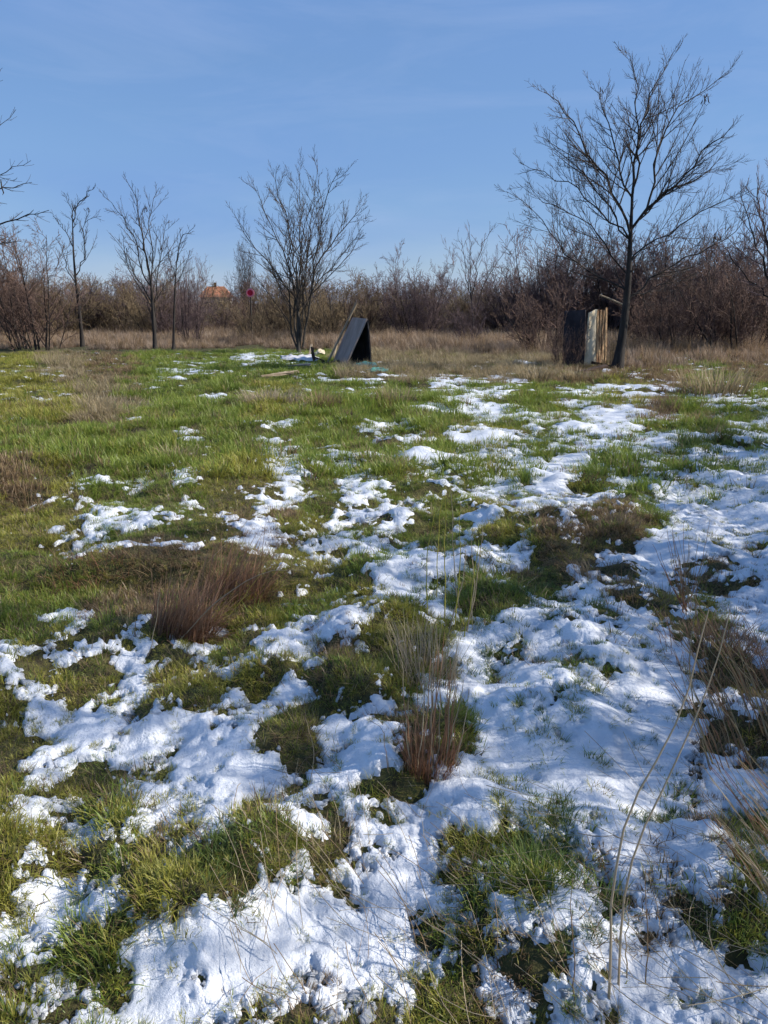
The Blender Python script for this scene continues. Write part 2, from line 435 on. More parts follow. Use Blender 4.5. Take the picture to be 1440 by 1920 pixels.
for kk, (mat, hn, hf, ln, dr, nm, lab) in SPEC.items():
    near = np.concatenate(P[kk]['near']); far = np.concatenate(P[kk]['far'])
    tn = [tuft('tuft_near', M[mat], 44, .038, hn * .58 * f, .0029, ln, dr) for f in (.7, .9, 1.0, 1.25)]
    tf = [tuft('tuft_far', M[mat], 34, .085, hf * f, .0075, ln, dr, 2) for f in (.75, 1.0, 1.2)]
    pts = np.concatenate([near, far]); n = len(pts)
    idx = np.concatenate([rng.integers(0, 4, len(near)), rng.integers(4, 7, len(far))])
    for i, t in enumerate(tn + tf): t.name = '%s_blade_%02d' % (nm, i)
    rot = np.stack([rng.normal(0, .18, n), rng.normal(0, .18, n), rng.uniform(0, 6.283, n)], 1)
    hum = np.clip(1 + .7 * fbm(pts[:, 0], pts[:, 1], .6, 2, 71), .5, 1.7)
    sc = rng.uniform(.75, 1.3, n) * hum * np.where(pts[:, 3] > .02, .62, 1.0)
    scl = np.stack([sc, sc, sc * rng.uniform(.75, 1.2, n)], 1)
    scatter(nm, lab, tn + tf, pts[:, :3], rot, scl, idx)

# flattened dead thatch between the living tufts
TP = []
for r0, r1, dens in ((.75, 3.2, 260), (3.2, 6.5, 110), (6.5, 13, 25)):
    n = int(R(88) / 2 * (r1 ** 2 - r0 ** 2) * dens); a = rng.uniform(-R(44), R(44), n); rr = np.sqrt(rng.uniform(r0 ** 2, r1 ** 2, n))
    x, y = rr * np.sin(a), rr * np.cos(a); ok = snow_m(x, y) < -.03; x, y = x[ok], y[ok]
    TP.append(np.stack([x, y, H(x, y) + .006], 1))
sizes = [len(q) for q in TP]; TP = np.concatenate(TP); n = len(TP)
th = [tuft('t', M[m_], 20, .05, .075, .0030, 1.4, .15) for m_ in ('brown', 'straw', 'olive')]
for i, t in enumerate(th): t.name = 'thatch_blade_%02d' % i
f_ = np.concatenate([np.full(sizes[0], 1.0), np.full(sizes[1], 1.25), np.full(sizes[2], 2.2)]); sc = rng.uniform(.7, 1.2, n) * f_
scatter('dead_thatch', 'flattened dead brown thatch lying between the living grass tufts', th, TP,
        np.stack([rng.normal(0, .1, n), rng.normal(0, .1, n), rng.uniform(0, 6.283, n)], 1), np.stack([sc, sc, sc * .8], 1), rng.choice([0, 0, 0, 1, 2], n))
# crumbs of snow at the ragged edges
n = 60000; a = rng.uniform(-R(42), R(42), n); rr = .9 * (9 / .9) ** rng.random(n); x, y = rr * np.sin(a), rr * np.cos(a)
m = snow_m(x, y); sa = snow_amount(x, y); ok = (m > -.22) & (m < .15) & (sa > .25) & (rng.random(n) < .42); x, y, rr, m = x[ok], y[ok], rr[ok], m[ok]; n = len(x)
def clod(seed):
    import bmesh
    bm = bmesh.new(); bmesh.ops.create_icosphere(bm, subdivisions=2, radius=1)
    r2 = np.random.default_rng(seed); ph = r2.uniform(0, 6, 6)
    for v in bm.verts:
        c = v.co; v.co = c * (1 + .38 * math.sin(3 * c.x + ph[0]) * math.sin(3.4 * c.y + ph[1]) + .2 * math.sin(6 * c.z + 4 * c.x + ph[2]) + r2.normal(0, .09)); v.co.z *= .5; v.co.x *= 1 + .3 * math.sin(seed)
    me = bpy.data.meshes.new('clod'); bm.to_mesh(me); bm.free(); me.materials.append(M['snow']); me.polygons.foreach_set('use_smooth', np.ones(len(me.polygons), bool))
    return bpy.data.objects.new('clod_%02d' % seed, me)
sc = np.clip(rng.lognormal(-5.1, .6, n), .003, .024) * np.clip(rr / 4, .8, 2)
o = scatter('snow_crumbs', 'loose crumbs of melting snow strewn along the ragged snow edges', [clod(i) for i in range(4)], np.stack([x, y, H(x, y) + .010], 1),
        np.stack([rng.normal(0, .3, n), rng.normal(0, .3, n), rng.uniform(0, 6.283, n)], 1), np.stack([sc * rng.uniform(.8, 1.5, n), sc * rng.uniform(.8, 1.5, n), sc], 1), rng.integers(0, 4, n))
o['category'] = 'snow'

# the tall dry field in front of the hedge
n = 46000
a = rng.uniform(-R(40), R(40), n); rr = np.sqrt(rng.uniform(19.5 ** 2, 52 ** 2, n)); x, y = rr * np.sin(a), rr * np.cos(a)
u, v = project(x, y)
edge = np.interp(u, [-400, 0, 250, 420, 560, 700, 860, 1010, 1180, 1300, 1500, 2000], [645, 648, 650, 646, 650, 660, 664, 670, 686, 684, 684, 684]) + 9 * fbm(x, y, 2.5, 2, 81)
ok = (v < edge) & (rng.random(n) < np.clip(.75 + .8 * fbm(x, y, 2.0, 2, 82), .05, 1))
x, y, v, edge = x[ok], y[ok], v[ok], edge[ok]; n = len(x)
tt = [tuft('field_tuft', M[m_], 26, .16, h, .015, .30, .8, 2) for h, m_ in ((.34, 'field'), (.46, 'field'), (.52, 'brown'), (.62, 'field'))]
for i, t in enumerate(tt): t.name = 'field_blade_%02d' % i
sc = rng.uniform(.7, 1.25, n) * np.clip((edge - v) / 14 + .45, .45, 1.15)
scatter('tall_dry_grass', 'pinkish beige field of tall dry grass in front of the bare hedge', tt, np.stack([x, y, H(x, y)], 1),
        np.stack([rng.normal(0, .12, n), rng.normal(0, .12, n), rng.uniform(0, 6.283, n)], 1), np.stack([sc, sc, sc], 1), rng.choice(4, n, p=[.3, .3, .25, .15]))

# ------------------------------------------------------------------ tubes for trees, shrubs and stalks
class Tubes:
    def __init__(s): s.v = []; s.f = []; s.n = 0
    def add(s, pts, rad, sides=5, cap=True):
        pts = np.asarray(pts, float); k = len(pts)
        tg = np.gradient(pts, axis=0); tg /= np.linalg.norm(tg, axis=1)[:, None] + 1e-9
        ref = np.array([0, 0, 1.0]) if abs(tg[0][2]) < .8 else np.array([1.0, 0, 0])
        e1 = np.cross(tg, ref); e1 /= np.linalg.norm(e1, axis=1)[:, None] + 1e-9; e2 = np.cross(tg, e1)
        an = np.arange(sides) * 2 * math.pi / sides
        ring = pts[:, None, :] + np.asarray(rad)[:, None, None] * (np.cos(an)[None, :, None] * e1[:, None, :] + np.sin(an)[None, :, None] * e2[:, None, :])
        s.v.append(ring.reshape(-1, 3)); s.f.append(grid_faces(k, sides, True) + s.n); s.n += k * sides
    def build(s, name, mat, parent=None, link=True):
        return mesh_obj(name, np.concatenate(s.v), np.concatenate(s.f), mat, parent, True, link)
def unit(v):
    return v / (np.linalg.norm(v) + 1e-9)
def wander(p, d, length, segs, jit, up):
    pts = [np.array(p, float)]; d = unit(np.array(d, float))
    for _ in range(segs):
        d = unit(d + rng.normal(0, jit, 3) + np.array([0, 0, up])); pts.append(pts[-1] + d * length / segs)
    return np.array(pts)
def resample(pts, k):
    pts = np.asarray(pts, float); seg = np.linalg.norm(np.diff(pts, axis=0), axis=1); L = np.concatenate([[0], np.cumsum(seg)])
    t = np.linspace(0, L[-1], k)
    out = np.stack([np.interp(t, L, pts[:, i]) for i in range(3)], 1)
    for _ in range(2): out[1:-1] = .25 * out[:-2] + .5 * out[1:-1] + .25 * out[2:]
    return out, L[-1]
def sprout(parent, plen, r0, levels, tubes, n, ratio, ang, up, jit, tmin=.2, rmin=.004, fade=.92):
    """side branches off a polyline, recursively"""
    k = len(parent)
    for i in range(n):
        t = tmin + (1 - tmin) * (i + rng.random()) / n; f = t * (k - 1); j = min(int(f), k - 2)
        p = parent[j] + (parent[j + 1] - parent[j]) * (f - j); tg = unit(parent[j + 1] - parent[j])
        perp = unit(np.cross(tg, rng.normal(0, 1, 3))); a = ang * rng.uniform(.7, 1.3)
        d = math.cos(a) * tg + math.sin(a) * perp
        L = plen * ratio * rng.uniform(.55, 1.25) * (1.2 - fade * t)
        if L < .08: continue
        segs = 4 if levels > 0 else 3
        pts = wander(p, d, L, segs, jit, up)
        r = max(r0 * (1 - .75 * t) * .62, rmin); re = max(r * .35, rmin * .75)
        tubes.add(pts, np.linspace(r, re, len(pts)), 4 if r > .012 else 3)
        if levels > 0: sprout(pts, L, r, levels - 1, tubes, max(3, int(n * .62)), ratio * .95, ang, up, jit, .15, rmin, fade)

def pix_tree(name, label, Y, trunk_px, r_base, limbs, cat='tree', bark='bark', twig='twig_grey', n1=9, levels=2, ratio=.42, rmin=.006, spread=.5, pods=0, group=None, top=.22, ang=.62, up=.10, squat=.93, wide=1.0, slim=.85):
    """a bare tree whose trunk and limbs follow the photograph in the upright plane Y metres away and lean out of it by their own spread"""
    b = on_ground(*trunk_px[0]) if Y is None else at_depth(*trunk_px[0], Y)
    v0 = trunk_px[0][1]; low = lambda q: [(u, v0 + (v - v0) * squat) for u, v in q]
    trunk_px = low(trunk_px); limbs = [([(q[0][0] + (u - q[0][0]) * wide, v) for u, v in low(q)], r * slim) for q, r in limbs]
    Y = b.y
    b.z = float(H(np.array([b.x]), np.array([b.y]))[0])
    root = empty(name, b); tag(root, label, cat, group)
    off = np.array([b.x, b.y, b.z])
    tr = [np.array(at_depth(u, v, Y)) for u, v in trunk_px]; tr[0][2] = b.z - .08
    pts, L = resample(tr, 14)
    rad = np.linspace(r_base, r_base * top, 14); rad[0] *= 1.5; rad[1] *= 1.15
    t = Tubes(); t.add(pts - off, rad, 8); t.build('trunk', M[bark], root)
    crown = Tubes(); tips = []
    for li, (lp, r0) in enumerate(limbs):
        sgn = 1 if li % 2 else -1
        q = [np.array(at_depth(u, v, Y)) for u, v in lp]
        base = q[0].copy(); dy = spread * rng.uniform(.5, 1.3) * sgn
        for i in range(1, len(q)):       # lean out of the plane; the pixel's direction is kept by moving along the ray
            d = ray(*lp[i]); y2 = Y + dy * abs(q[i][2] - base[2]) * .8 * i / len(q)
            q[i] = np.array(d * (y2 / d.y)) + np.array([0, 0, CAM_H])
        pts, L = resample(q, 12)
        pts[1:-1] += rng.normal(0, .022 * L ** .5, (10, 3))
        rr_ = np.linspace(r0, max(r0 * .18, rmin), 12)
        t = Tubes(); t.add(pts - off, rr_, 6); t.build('limb', M[bark], root)
        sprout(pts - off, L, r0, levels, crown, n1, ratio, ang, up, .095, .12, rmin, .90)
        tips.append(pts - off)
    sprout(resample(tr, 12)[0] - off, L * .8, r_base * .5, max(levels - 1, 0), crown, max(3, n1 // 2), ratio, .8, up, .1, .45, rmin)
    crown.build('crown', M[twig], root)
    if pods:
        b2 = Tubes()
        allp = np.concatenate(crown.v[::3])
        for _ in range(pods):
            c = allp[rng.integers(len(allp))]
            for _ in range(rng.integers(2, 6)):
                p0 = c + rng.normal(0, .05, 3); l_ = rng.uniform(.10, .22)
                b2.add(np.array([p0, p0 + [0, 0, -.3 * l_], p0 + [rng.normal(0, .02), rng.normal(0, .02), -.8 * l_], p0 + [rng.normal(0, .03), 0, -l_]]), [.003, .013, .012, .003], 4)
        tag(b2.build('seed_pod_cluster', M['pod'], root), kind='stuff')
    return root

pix_tree('bare_tree', 'tall bare tree with dark trunk and wide vase shaped crown beside the torn board', None,
    [(1157, 693), (1168, 620), (1175, 560), (1180, 500), (1182, 430), (1186, 350)], .125, [
    ([(1182, 430), (1172, 380), (1157, 345), (1123, 298), (1086, 210), (1066, 176), (1035, 150)], .045),
    ([(1186, 350), (1188, 298), (1198, 230), (1212, 172), (1239, 101), (1253, 77)], .045),
    ([(1183, 420), (1198, 405), (1222, 376), (1273, 315), (1314, 264), (1358, 213)], .050),
    ([(1210, 390), (1219, 366), (1222, 312), (1242, 223), (1273, 172), (1351, 114)], .040),
    ([(1181, 440), (1160, 415), (1140, 393), (1103, 359), (1069, 318), (994, 288)], .032),
    ([(1179, 510), (1151, 478), (1134, 431), (1117, 410), (1060, 380), (1000, 330)], .030),
    ([(1177, 540), (1130, 520), (1096, 500), (1052, 434), (1028, 393), (970, 345)], .030),
    ([(1176, 556), (1200, 530), (1235, 495), (1290, 468), (1358, 427), (1392, 390)], .036),
    ([(1180, 490), (1201, 450), (1256, 420), (1307, 386), (1392, 340)], .030),
    ([(1184, 380), (1178, 349), (1167, 281), (1154, 250), (1140, 186), (1113, 140)], .036),
    ([(1187, 340), (1200, 298), (1195, 196), (1193, 110), (1181, 75)], .034),
    ([(1200, 400), (1260, 330), (1310, 300), (1370, 285)], .024),
    ([(1181, 440), (1130, 350), (1070, 270), (1020, 235)], .028),
    ([(1176, 548), (1215, 535), (1262, 522), (1320, 510)], .020)],
    n1=18, levels=2, ratio=.42, rmin=.0034, spread=.55, pods=5, wide=1.10, squat=.96, slim=.72)
pix_tree('bare_tree', 'bare tree fanning from a clump of slender stems behind the leaning boards', 25.5,
    [(560, 660), (559, 600), (558, 550), (556, 505), (556, 480)], .075, [
    ([(556, 650), (542, 560), (533, 508), (493, 472), (458, 425), (441, 385)], .040),
    ([(557, 640), (552, 530), (548, 496), (522, 444), (505, 392), (481, 326)], .045),
    ([(558, 590), (558, 500), (543, 420), (522, 350), (518, 285)], .040),
    ([(562, 650), (563, 500), (560, 420), (565, 360), (560, 295)], .042),
    ([(568, 650), (585, 520), (592, 460), (605, 390), (612, 350), (638, 290)], .045),
    ([(588, 500), (610, 460), (640, 420), (665, 390), (682, 345)], .032),
    ([(572, 570), (600, 508), (625, 492), (660, 440), (692, 395)], .026),
    ([(566, 600), (572, 500), (585, 420), (590, 330), (596, 290)], .032)],
    n1=17, levels=2, ratio=.40, rmin=.0042, spread=.5, twig='twig_grey', bark='bark_grey')
pix_tree('slender_tree', 'slender bare young tree standing apart in the dry grass', 30.5,
    [(154, 640), (150, 590), (146, 550), (140, 500), (137, 450), (136, 391)], .085, [
    ([(136, 400), (145, 365), (160, 345), (180, 325)], .028),
    ([(137, 450), (126, 425), (108, 395), (95, 380)], .022),
    ([(141, 510), (158, 470), (160, 430), (152, 408), (170, 390), (190, 388)], .026),
    ([(143, 525), (128, 500), (118, 460), (104, 430)], .022),
    ([(137, 420), (136, 380), (125, 350), (120, 340)], .022)],
    n1=12, levels=2, ratio=.38, rmin=.0055, pods=4, spread=.4)
pix_tree('slender_tree', 'bare tree of several thin dark stems rising together from the straw', 28,
    [(291, 655), (288, 600), (284, 530), (277, 480), (269, 444)], .080, [
    ([(277, 480), (269, 444), (258, 380), (251, 344), (235, 310)], .035),
    ([(289, 640), (284, 520), (287, 430), (272, 375), (290, 345), (298, 330)], .042),
    ([(284, 530), (264, 500), (256, 444), (245, 410), (215, 365), (192, 345)], .032),
    ([(288, 600), (295, 510), (305, 450), (303, 415), (318, 395)], .030),
    ([(285, 560), (260, 520), (238, 480), (228, 440), (232, 425)], .026),
    ([(290, 620), (276, 560), (265, 520)], .020)],
    n1=13, levels=2, ratio=.38, rmin=.0055, pods=5, spread=.4)
pix_tree('slender_tree', 'thin single stemmed bare sapling next to the many stemmed tree', 28.3,
    [(325, 655), (326, 610), (327, 563), (330, 492), (333, 460)], .055, [
    ([(330, 480), (335, 444), (350, 420), (366, 405)], .022), ([(329, 510), (318, 470), (312, 430)], .018),
    ([(328, 530), (345, 490), (356, 455)], .018)],
    n1=12, levels=2, ratio=.38, rmin=.0055, spread=.4)
pix_tree('pod_tree', 'bare tree at the field edge hung with dark seed pods, mostly out of view', 15.5,
    [(-120, 740), (-118, 600), (-112, 480), (-105, 350)], .14, [
    ([(-112, 480), (-60, 420), (0, 395), (45, 385), (92, 368)], .035),
    ([(-108, 400), (-60, 350), (-10, 330), (25, 318), (60, 312)], .032),
    ([(-107, 380), (-60, 330), (0, 300), (25, 282), (58, 268)], .018),
    ([(-105, 350), (-70, 270), (-30, 220), (0, 195), (30, 165)], .014),
    ([(-105, 350), (-80, 220), (-40, 130), (-14, 98), (-3, 84)], .014),
    ([(-112, 470), (-60, 455), (0, 440), (40, 430)], .026)],
    n1=15, levels=2, ratio=.30, rmin=.0035, pods=16, spread=.35)
pix_tree('slender_tree', 'slim bare tree with upright twigs on the field in front of the hedge', 33,
    [(888, 640), (887, 600), (884, 560), (882, 530)], .060, [
    ([(884, 560), (872, 500), (866, 450), (858, 420)], .026), ([(884, 560), (893, 490), (905, 440), (925, 410)], .028),
    ([(883, 545), (880, 480), (884, 430), (880, 405)], .024), ([(886, 580), (915, 510), (945, 460), (958, 430)], .024)],
    n1=13, levels=2, ratio=.38, rmin=.0055, spread=.4, twig='twig_purple')
pix_tree('edge_tree', 'bare tree with upright limbs at the edge of the red brown thicket', 19.5,
    [(1468, 715), (1462, 620), (1452, 540), (1446, 470)], .11, [
    ([(1452, 540), (1430, 470), (1405, 410), (1392, 350), (1390, 320)], .035),
    ([(1447, 480), (1432, 400), (1422, 340), (1418, 295)], .035),
    ([(1446, 470), (1442, 390), (1440, 320), (1444, 285)], .035),
    ([(1455, 560), (1420, 520), (1380, 480), (1356, 440)], .028),
    ([(1450, 500), (1480, 420), (1500, 350), (1505, 300)], .035)],
    n1=16, levels=2, ratio=.40, rmin=.0042, spread=.5, twig='twig_purple')

# ------------------------------------------------------------------ shrubs: a few grown, the others copied
def grow_shrub(h, w, stems, n1, levels, rmin, ratio=.42, base=.25):
    st, cr = Tubes(), Tubes()
    for _ in range(stems):
        a = rng.uniform(0, 6.283); q = base * math.sqrt(rng.random()) * w
        lean = rng.uniform(.05, 1.0) * w / h * .55
        L = h * rng.uniform(.6, 1.0)
        p = wander((q * math.cos(a), q * math.sin(a), -.08), (math.cos(a) * lean, math.sin(a) * lean, 1), L, 8, .07, .02)
        r = rng.uniform(.012, .028) * h / 3
        st.add(p, np.linspace(r, rmin, len(p)), 4)
        sprout(p, L, r, levels, cr, n1, ratio, .72, .06, .10, .04, rmin, .6)
    return st, cr
SHRUB = []
for h, w, stn, n1, lv, rm in ((3.4, 3.4, 17, 13, 2, .0060), (2.8, 3.8, 20, 12, 2, .0060), (3.9, 3.0, 14, 13, 2, .0060), (2.2, 3.0, 18, 11, 2, .0060)):
    st, cr = grow_shrub(h, w, stn, n1, lv, rm)
    SHRUB.append((st.build('stem_clump', None, None, False).data, cr.build('crown', None, None, False).data, h, w))
for a, b, _, _ in SHRUB:
    a.materials.append(M['bark']); b.materials.append(M['twig_red'])
def shrub(u, Y, var, h, mat, label, group, wid=1.0, name='bare_shrub', vbase=None):
    p = at_depth(u, 600, Y); z = float(H(np.array([p.x]), np.array([p.y]))[0])
    root = empty(name, (p.x, p.y, z), rng.uniform(0, 6.283)); s = h / SHRUB[var][2]; root.scale = (s * wid, s * wid, s)
    tag(root, label, 'shrub', group)
    for nm, d, mm in (('stem_clump', SHRUB[var][0], 'bark'), ('crown', SHRUB[var][1], mat)):
        o = bpy.data.objects.new(nm, d); col.objects.link(o); o.parent = root
        o.material_slots[0].link = 'OBJECT'; o.material_slots[0].material = M[mm]
    return root
def hgt(v, Y):  # height of a top seen at row v, Y metres away
    return at_depth(720, v, Y).z
LAB = {'twig_red': ('reddish brown bare shrub in the hedge beyond the dry grass', 'reddish shrubs of the far hedge'),
       'twig_brown': ('olive brown bare shrub in the hedge beyond the dry grass', 'olive brown shrubs of the far hedge'),
       'twig_purple': ('purplish grey bare shrub in the hedge beyond the dry grass', 'purplish shrubs of the far hedge')}
hedge = [  # u, distance, top row, kind
    (-40, 36, 470, 0, 'twig_red'), (30, 36, 470, 2, 'twig_red'), (20, 42, 500, 1, 'twig_brown'), (105, 44, 512, 1, 'twig_brown'), (160, 46, 520, 3, 'twig_brown'),
    (200, 47, 505, 1, 'twig_purple'), (235, 46, 515, 3, 'twig_brown'), (285, 44, 520, 1, 'twig_brown'), (318, 43, 500, 0, 'twig_purple'), (325, 48, 520, 3, 'twig_brown'),
    (520, 50, 530, 3, 'twig_brown'), (402, 52, 552, 3, 'twig_brown'), (425, 50, 548, 3, 'twig_purple'), (440, 56, 545, 3, 'twig_brown'), (380, 60, 548, 3, 'twig_purple'), (500, 46, 518, 1, 'twig_red'), (540, 44, 520, 0, 'twig_brown'), (590, 42, 515, 1, 'twig_brown'), (640, 38, 508, 1, 'twig_brown'), (680, 40, 505, 0, 'twig_red'),
    (725, 46, 535, 1, 'twig_brown'), (775, 46, 525, 0, 'twig_purple'), (825, 45, 530, 1, 'twig_brown'), (870, 44, 540, 3, 'twig_brown'), (915, 44, 525, 1, 'twig_brown'), (955, 42, 520, 1, 'twig_red'), (990, 40, 500, 0, 'twig_purple'),
    (1030, 36, 445, 2, 'twig_purple'), (1075, 36, 445, 0, 'twig_red'), (1120, 34, 455, 2, 'twig_purple'), (1165, 36, 465, 0, 'twig_red'), (1215, 34, 450, 2, 'twig_purple'), (1260, 32, 455, 0, 'twig_red'), (1305, 33, 440, 2, 'twig_red'), (1360, 31, 430, 0, 'twig_purple'), (1420, 30, 435, 1, 'twig_red'), (1475, 30, 430, 0, 'twig_red'), (1240, 40, 445, 1, 'twig_purple'), (1330, 38, 430, 0, 'twig_purple'), (1140, 42, 455, 1, 'twig_purple'), (1010, 44, 455, 1, 'twig_purple')]
for u, Y, v, var, mat in hedge:
    if Y > 37: Y *= .88
    shrub(u, Y, var, hgt(v - 4, Y) * rng.uniform(.82, 1.14), mat, *LAB[mat], wid=1.15)
for u, Y, v, var in ((30, 46, 498, 0), (190, 46, 512, 0), (300, 46, 500, 0), (620, 47, 510, 0), (745, 46, 522, 0), (900, 46, 516, 1), (-20, 62, 530, 1), (60, 62, 528, 0), (140, 62, 530, 1), (215, 62, 528, 3), (290, 62, 530, 1), (505, 62, 525, 1), (560, 60, 528, 3), (720, 60, 530, 1), (800, 60, 532, 0), (880, 60, 530, 1), (950, 60, 522, 1)):
    shrub(u, Y, var, hgt(v, Y), 'twig_purple', 'hazy purplish bare shrub of the second row behind the hedge', 'second row of shrubs behind the hedge', 1.35)
shrub(55, 29, 2, hgt(425, 29), 'twig_red', 'tall rust red bare bush with upright twigs at the edge of the dry grass', None, 1.15, 'tall_bush')
shrub(358, 33, 2, hgt(478, 33), 'twig_purple', 'dark rounded bare bush right beside the far house', None, .55, 'tall_bush')
shrub(786, 34, 0, hgt(468, 34), 'twig_purple', 'dark bushy bare shrub with a crooked top standing out above the hedge', None, .85, 'tall_bush')
shrub(458, 62, 2, hgt(470, 62), 'twig_grey', 'thin bare sapling clump rising over the hedge behind the red sign', None, .5, 'sapling_clump')
shrub(1300, 25, 1, 3.1, 'twig_red', 'wine red bare thicket behind the straw clump', None, 1.1, 'thicket')
shrub(1395, 23.5, 0, 3.3, 'twig_red', 'dense dark red bare thicket at the end of the snowy field', None, 1.1, 'thicket')
shrub(1250, 26.5, 3, 2.4, 'twig_red', 'low red brown bare thicket beyond the tall tree', None, 1.1, 'thicket')
shrub(1035, 25, 3, 2.6, 'twig_red', 'red brown bare thicket next to the dark upright board', None, 1.0, 'thicket')
shrub(1150, 18.9, 3, 1.0, 'twig_brown', 'thin twiggy bush growing between the torn board and the tree', None, .55, 'low_bush')
shrub(1066, 19.4, 3, 1.35, 'twig_red', 'twiggy red brown bush growing right in front of the dark upright board', None, .6, 'low_bush')
shrub(474, 34, 3, hgt(557, 34), 'twig_brown', 'low brown bush hiding the post of the red sign', None, .7, 'low_bush')
shrub(885, 29, 3, 1.9, 'twig_purple', 'low purplish bare bush in the straw under the slim tree', None, .8, 'low_bush')
for X_, Y_, h_, va in ((5.6, 2.0, 3.9, 0), (6.6, 3.4, 4.4, 1), (7.5, 5.0, 4.2, 0), (8.9, 6.7, 4.2, 1), (10.6, 9.2, 4.4, 0)):  # bushes out of view to the right, added to shade the snow
    z = float(H(np.array([X_]), np.array([Y_]))[0])
    o = shrub(720, 10, va, h_, 'twig_red', 'unseen bare bush added to cast its shadow across the open snow', 'unseen bushes added to shade the open snow', 1.0, 'shade_bush')
    o.location = (X_, Y_, z)

# ------------------------------------------------------------------ boards and rubbish
M['board_grey'] = noisy('weathered_grey_board', (.22, .17, .145), (.36, .285, .25), 4, .9, 8, .4, 30, None, (1, 1, .15))
M['board_black'] = noisy('shade_black_board', (.010, .010, .012), (.030, .028, .030), 5, .8, 6, .3, 30)  # near black puts the shade inside the board tent into the colour
M['wood_pale'] = noisy('pale_weathered_wood', (.23, .17, .11), (.42, .34, .24), 5, .8, 6, .3, 40, None, (1, 1, .1))
M['wood_dark'] = noisy('dark_rotten_wood', (.035, .022, .016), (.10, .065, .045), 6, .9, 6, .5, 30)
M['wood_orange'] = noisy('torn_orange_plywood', (.20, .10, .05), (.55, .38, .21), 5, .8, 8, .5, 25, (.62, .50, .34), (2.5, 1, .7))
M['paint_white'] = noisy('chalky_cream_paint', (.52, .42, .27), (.76, .66, .47), 5, .7, 6, .2, 30)
M['board_navy'] = noisy('dark_board', (.018, .016, .020), (.050, .044, .050), 4, .8, 6, .2, 30)
M['plastic_grey'] = noisy('pale_grey_plastic_sheet', (.45, .44, .46), (.68, .67, .69), 3, .45, 4, 0)
M['plastic_green'] = noisy('teal_plastic_sheet', (.03, .16, .13), (.13, .36, .30), 4, .4, 4, 0)

def gz_at(x, y): return float(H(np.array([x]), np.array([y]))[0])
def slab(name, corners, thick, mat, parent, cuts=5, rough=.004):
    """a board with thickness between four corners, subdivided and slightly warped, with worn edges"""
    a, b, c, d = [np.array(q, float) for q in corners]; nrm = unit(np.cross(b - a, d - a)); vs_, fs = [], []
    k = cuts + 1
    for side in (0, 1):
        for i in range(k + 1):
            for j in range(k + 1):
                s, t = i / k, j / k
                p = (a * (1 - s) + b * s) * (1 - t) + (d * (1 - s) + c * s) * t
                edge = i in (0, k) or j in (0, k)
                p = p + nrm * (thick * side + math.sin(3 * s + 2 * t) * .008) + rng.normal(0, rough if edge else rough * .3, 3)
                vs_.append(tuple(p))
    m = (k + 1) ** 2
    I = lambda i, j, s: s * m + i * (k + 1) + j
    for i in range(k):
        for j in range(k):
            fs.append((I(i, j, 0), I(i, j + 1, 0), I(i + 1, j + 1, 0), I(i + 1, j, 0))); fs.append((I(i, j, 1), I(i + 1, j, 1), I(i + 1, j + 1, 1), I(i, j + 1, 1)))
    for i in range(k):
        fs.append((I(i, 0, 0), I(i + 1, 0, 0), I(i + 1, 0, 1), I(i, 0, 1))); fs.append((I(i, k, 0), I(i, k, 1), I(i + 1, k, 1), I(i + 1, k, 0)))
        fs.append((I(0, i, 0), I(0, i, 1), I(0, i + 1, 1), I(0, i + 1, 0))); fs.append((I(k, i, 0), I(k, i + 1, 0), I(k, i + 1, 1), I(k, i, 1)))
    return mesh_obj(name, vs_, fs, mat, parent, False)
def rel(pts, o): return [tuple(np.array(p) - np.array(o)) for p in pts]

# two big panels leaning on each other like a tent
YB = 19.9
pA0 = at_depth(645, 683, YB); pR0 = at_depth(687, 597, YB); pB0 = at_depth(698, 681, YB)
back = Vector((-.42, 1.28, 0))
zA = gz_at(pA0.x, pA0.y); zB = gz_at(pB0.x, pB0.y)
loc = Vector((pA0.x, pA0.y, zA))
o = empty('leaning_board', loc); tag(o, 'weathered grey panel leaning over with a thin pale batten along its edge', 'board')
A0, A1 = Vector((pA0.x, pA0.y, zA - .03)), Vector((pA0.x, pA0.y, zA - .03)) + back
R0, R1 = pR0, pR0 + back
pan = slab('panel', rel([A0, A1, R1, R0], loc), .035, M['board_grey'], o, 6)
bat = Tubes(); e0 = np.array(A1 - loc) + np.array([-.09, -.10, .08]); e1 = np.array(R1 - loc) + np.array([-.05, -.10, .04]); dv = e1 - e0
bat.add(np.array([e0 - dv * .02, e0 + dv * .5, e0 + dv * 1.0, e0 + dv * 1.28]), [.030, .034, .032, .042], 6)
bat.build('batten', M['wood_pale'], o)
loc = Vector((pB0.x, pB0.y, zB))
o = empty('black_board', loc); tag(o, 'upright panel against the grey leaning one, painted black for the shade inside', 'board')
B0 = Vector((pB0.x, pB0.y, zB - .03)); B1 = B0 + back
T0 = pR0 + Vector((.045, 0, -.05)); T1 = T0 + back
slab('panel', rel([B1, B0, T0, T1], loc), .03, M['board_black'], o, 6)
mid0 = A0.lerp(B0, .22) + back * .55; mid1 = A0.lerp(B0, .97) + back * .35
slab('shade_panel', rel([mid0, mid1, T0.lerp(T1, .33) - Vector((.06, 0, .06)), T0.lerp(T1, .5) - Vector((.08, 0, .06))], loc), .02, M['board_black'], o, 4)  # added dark sheet closing the tent so its inside reads as shade
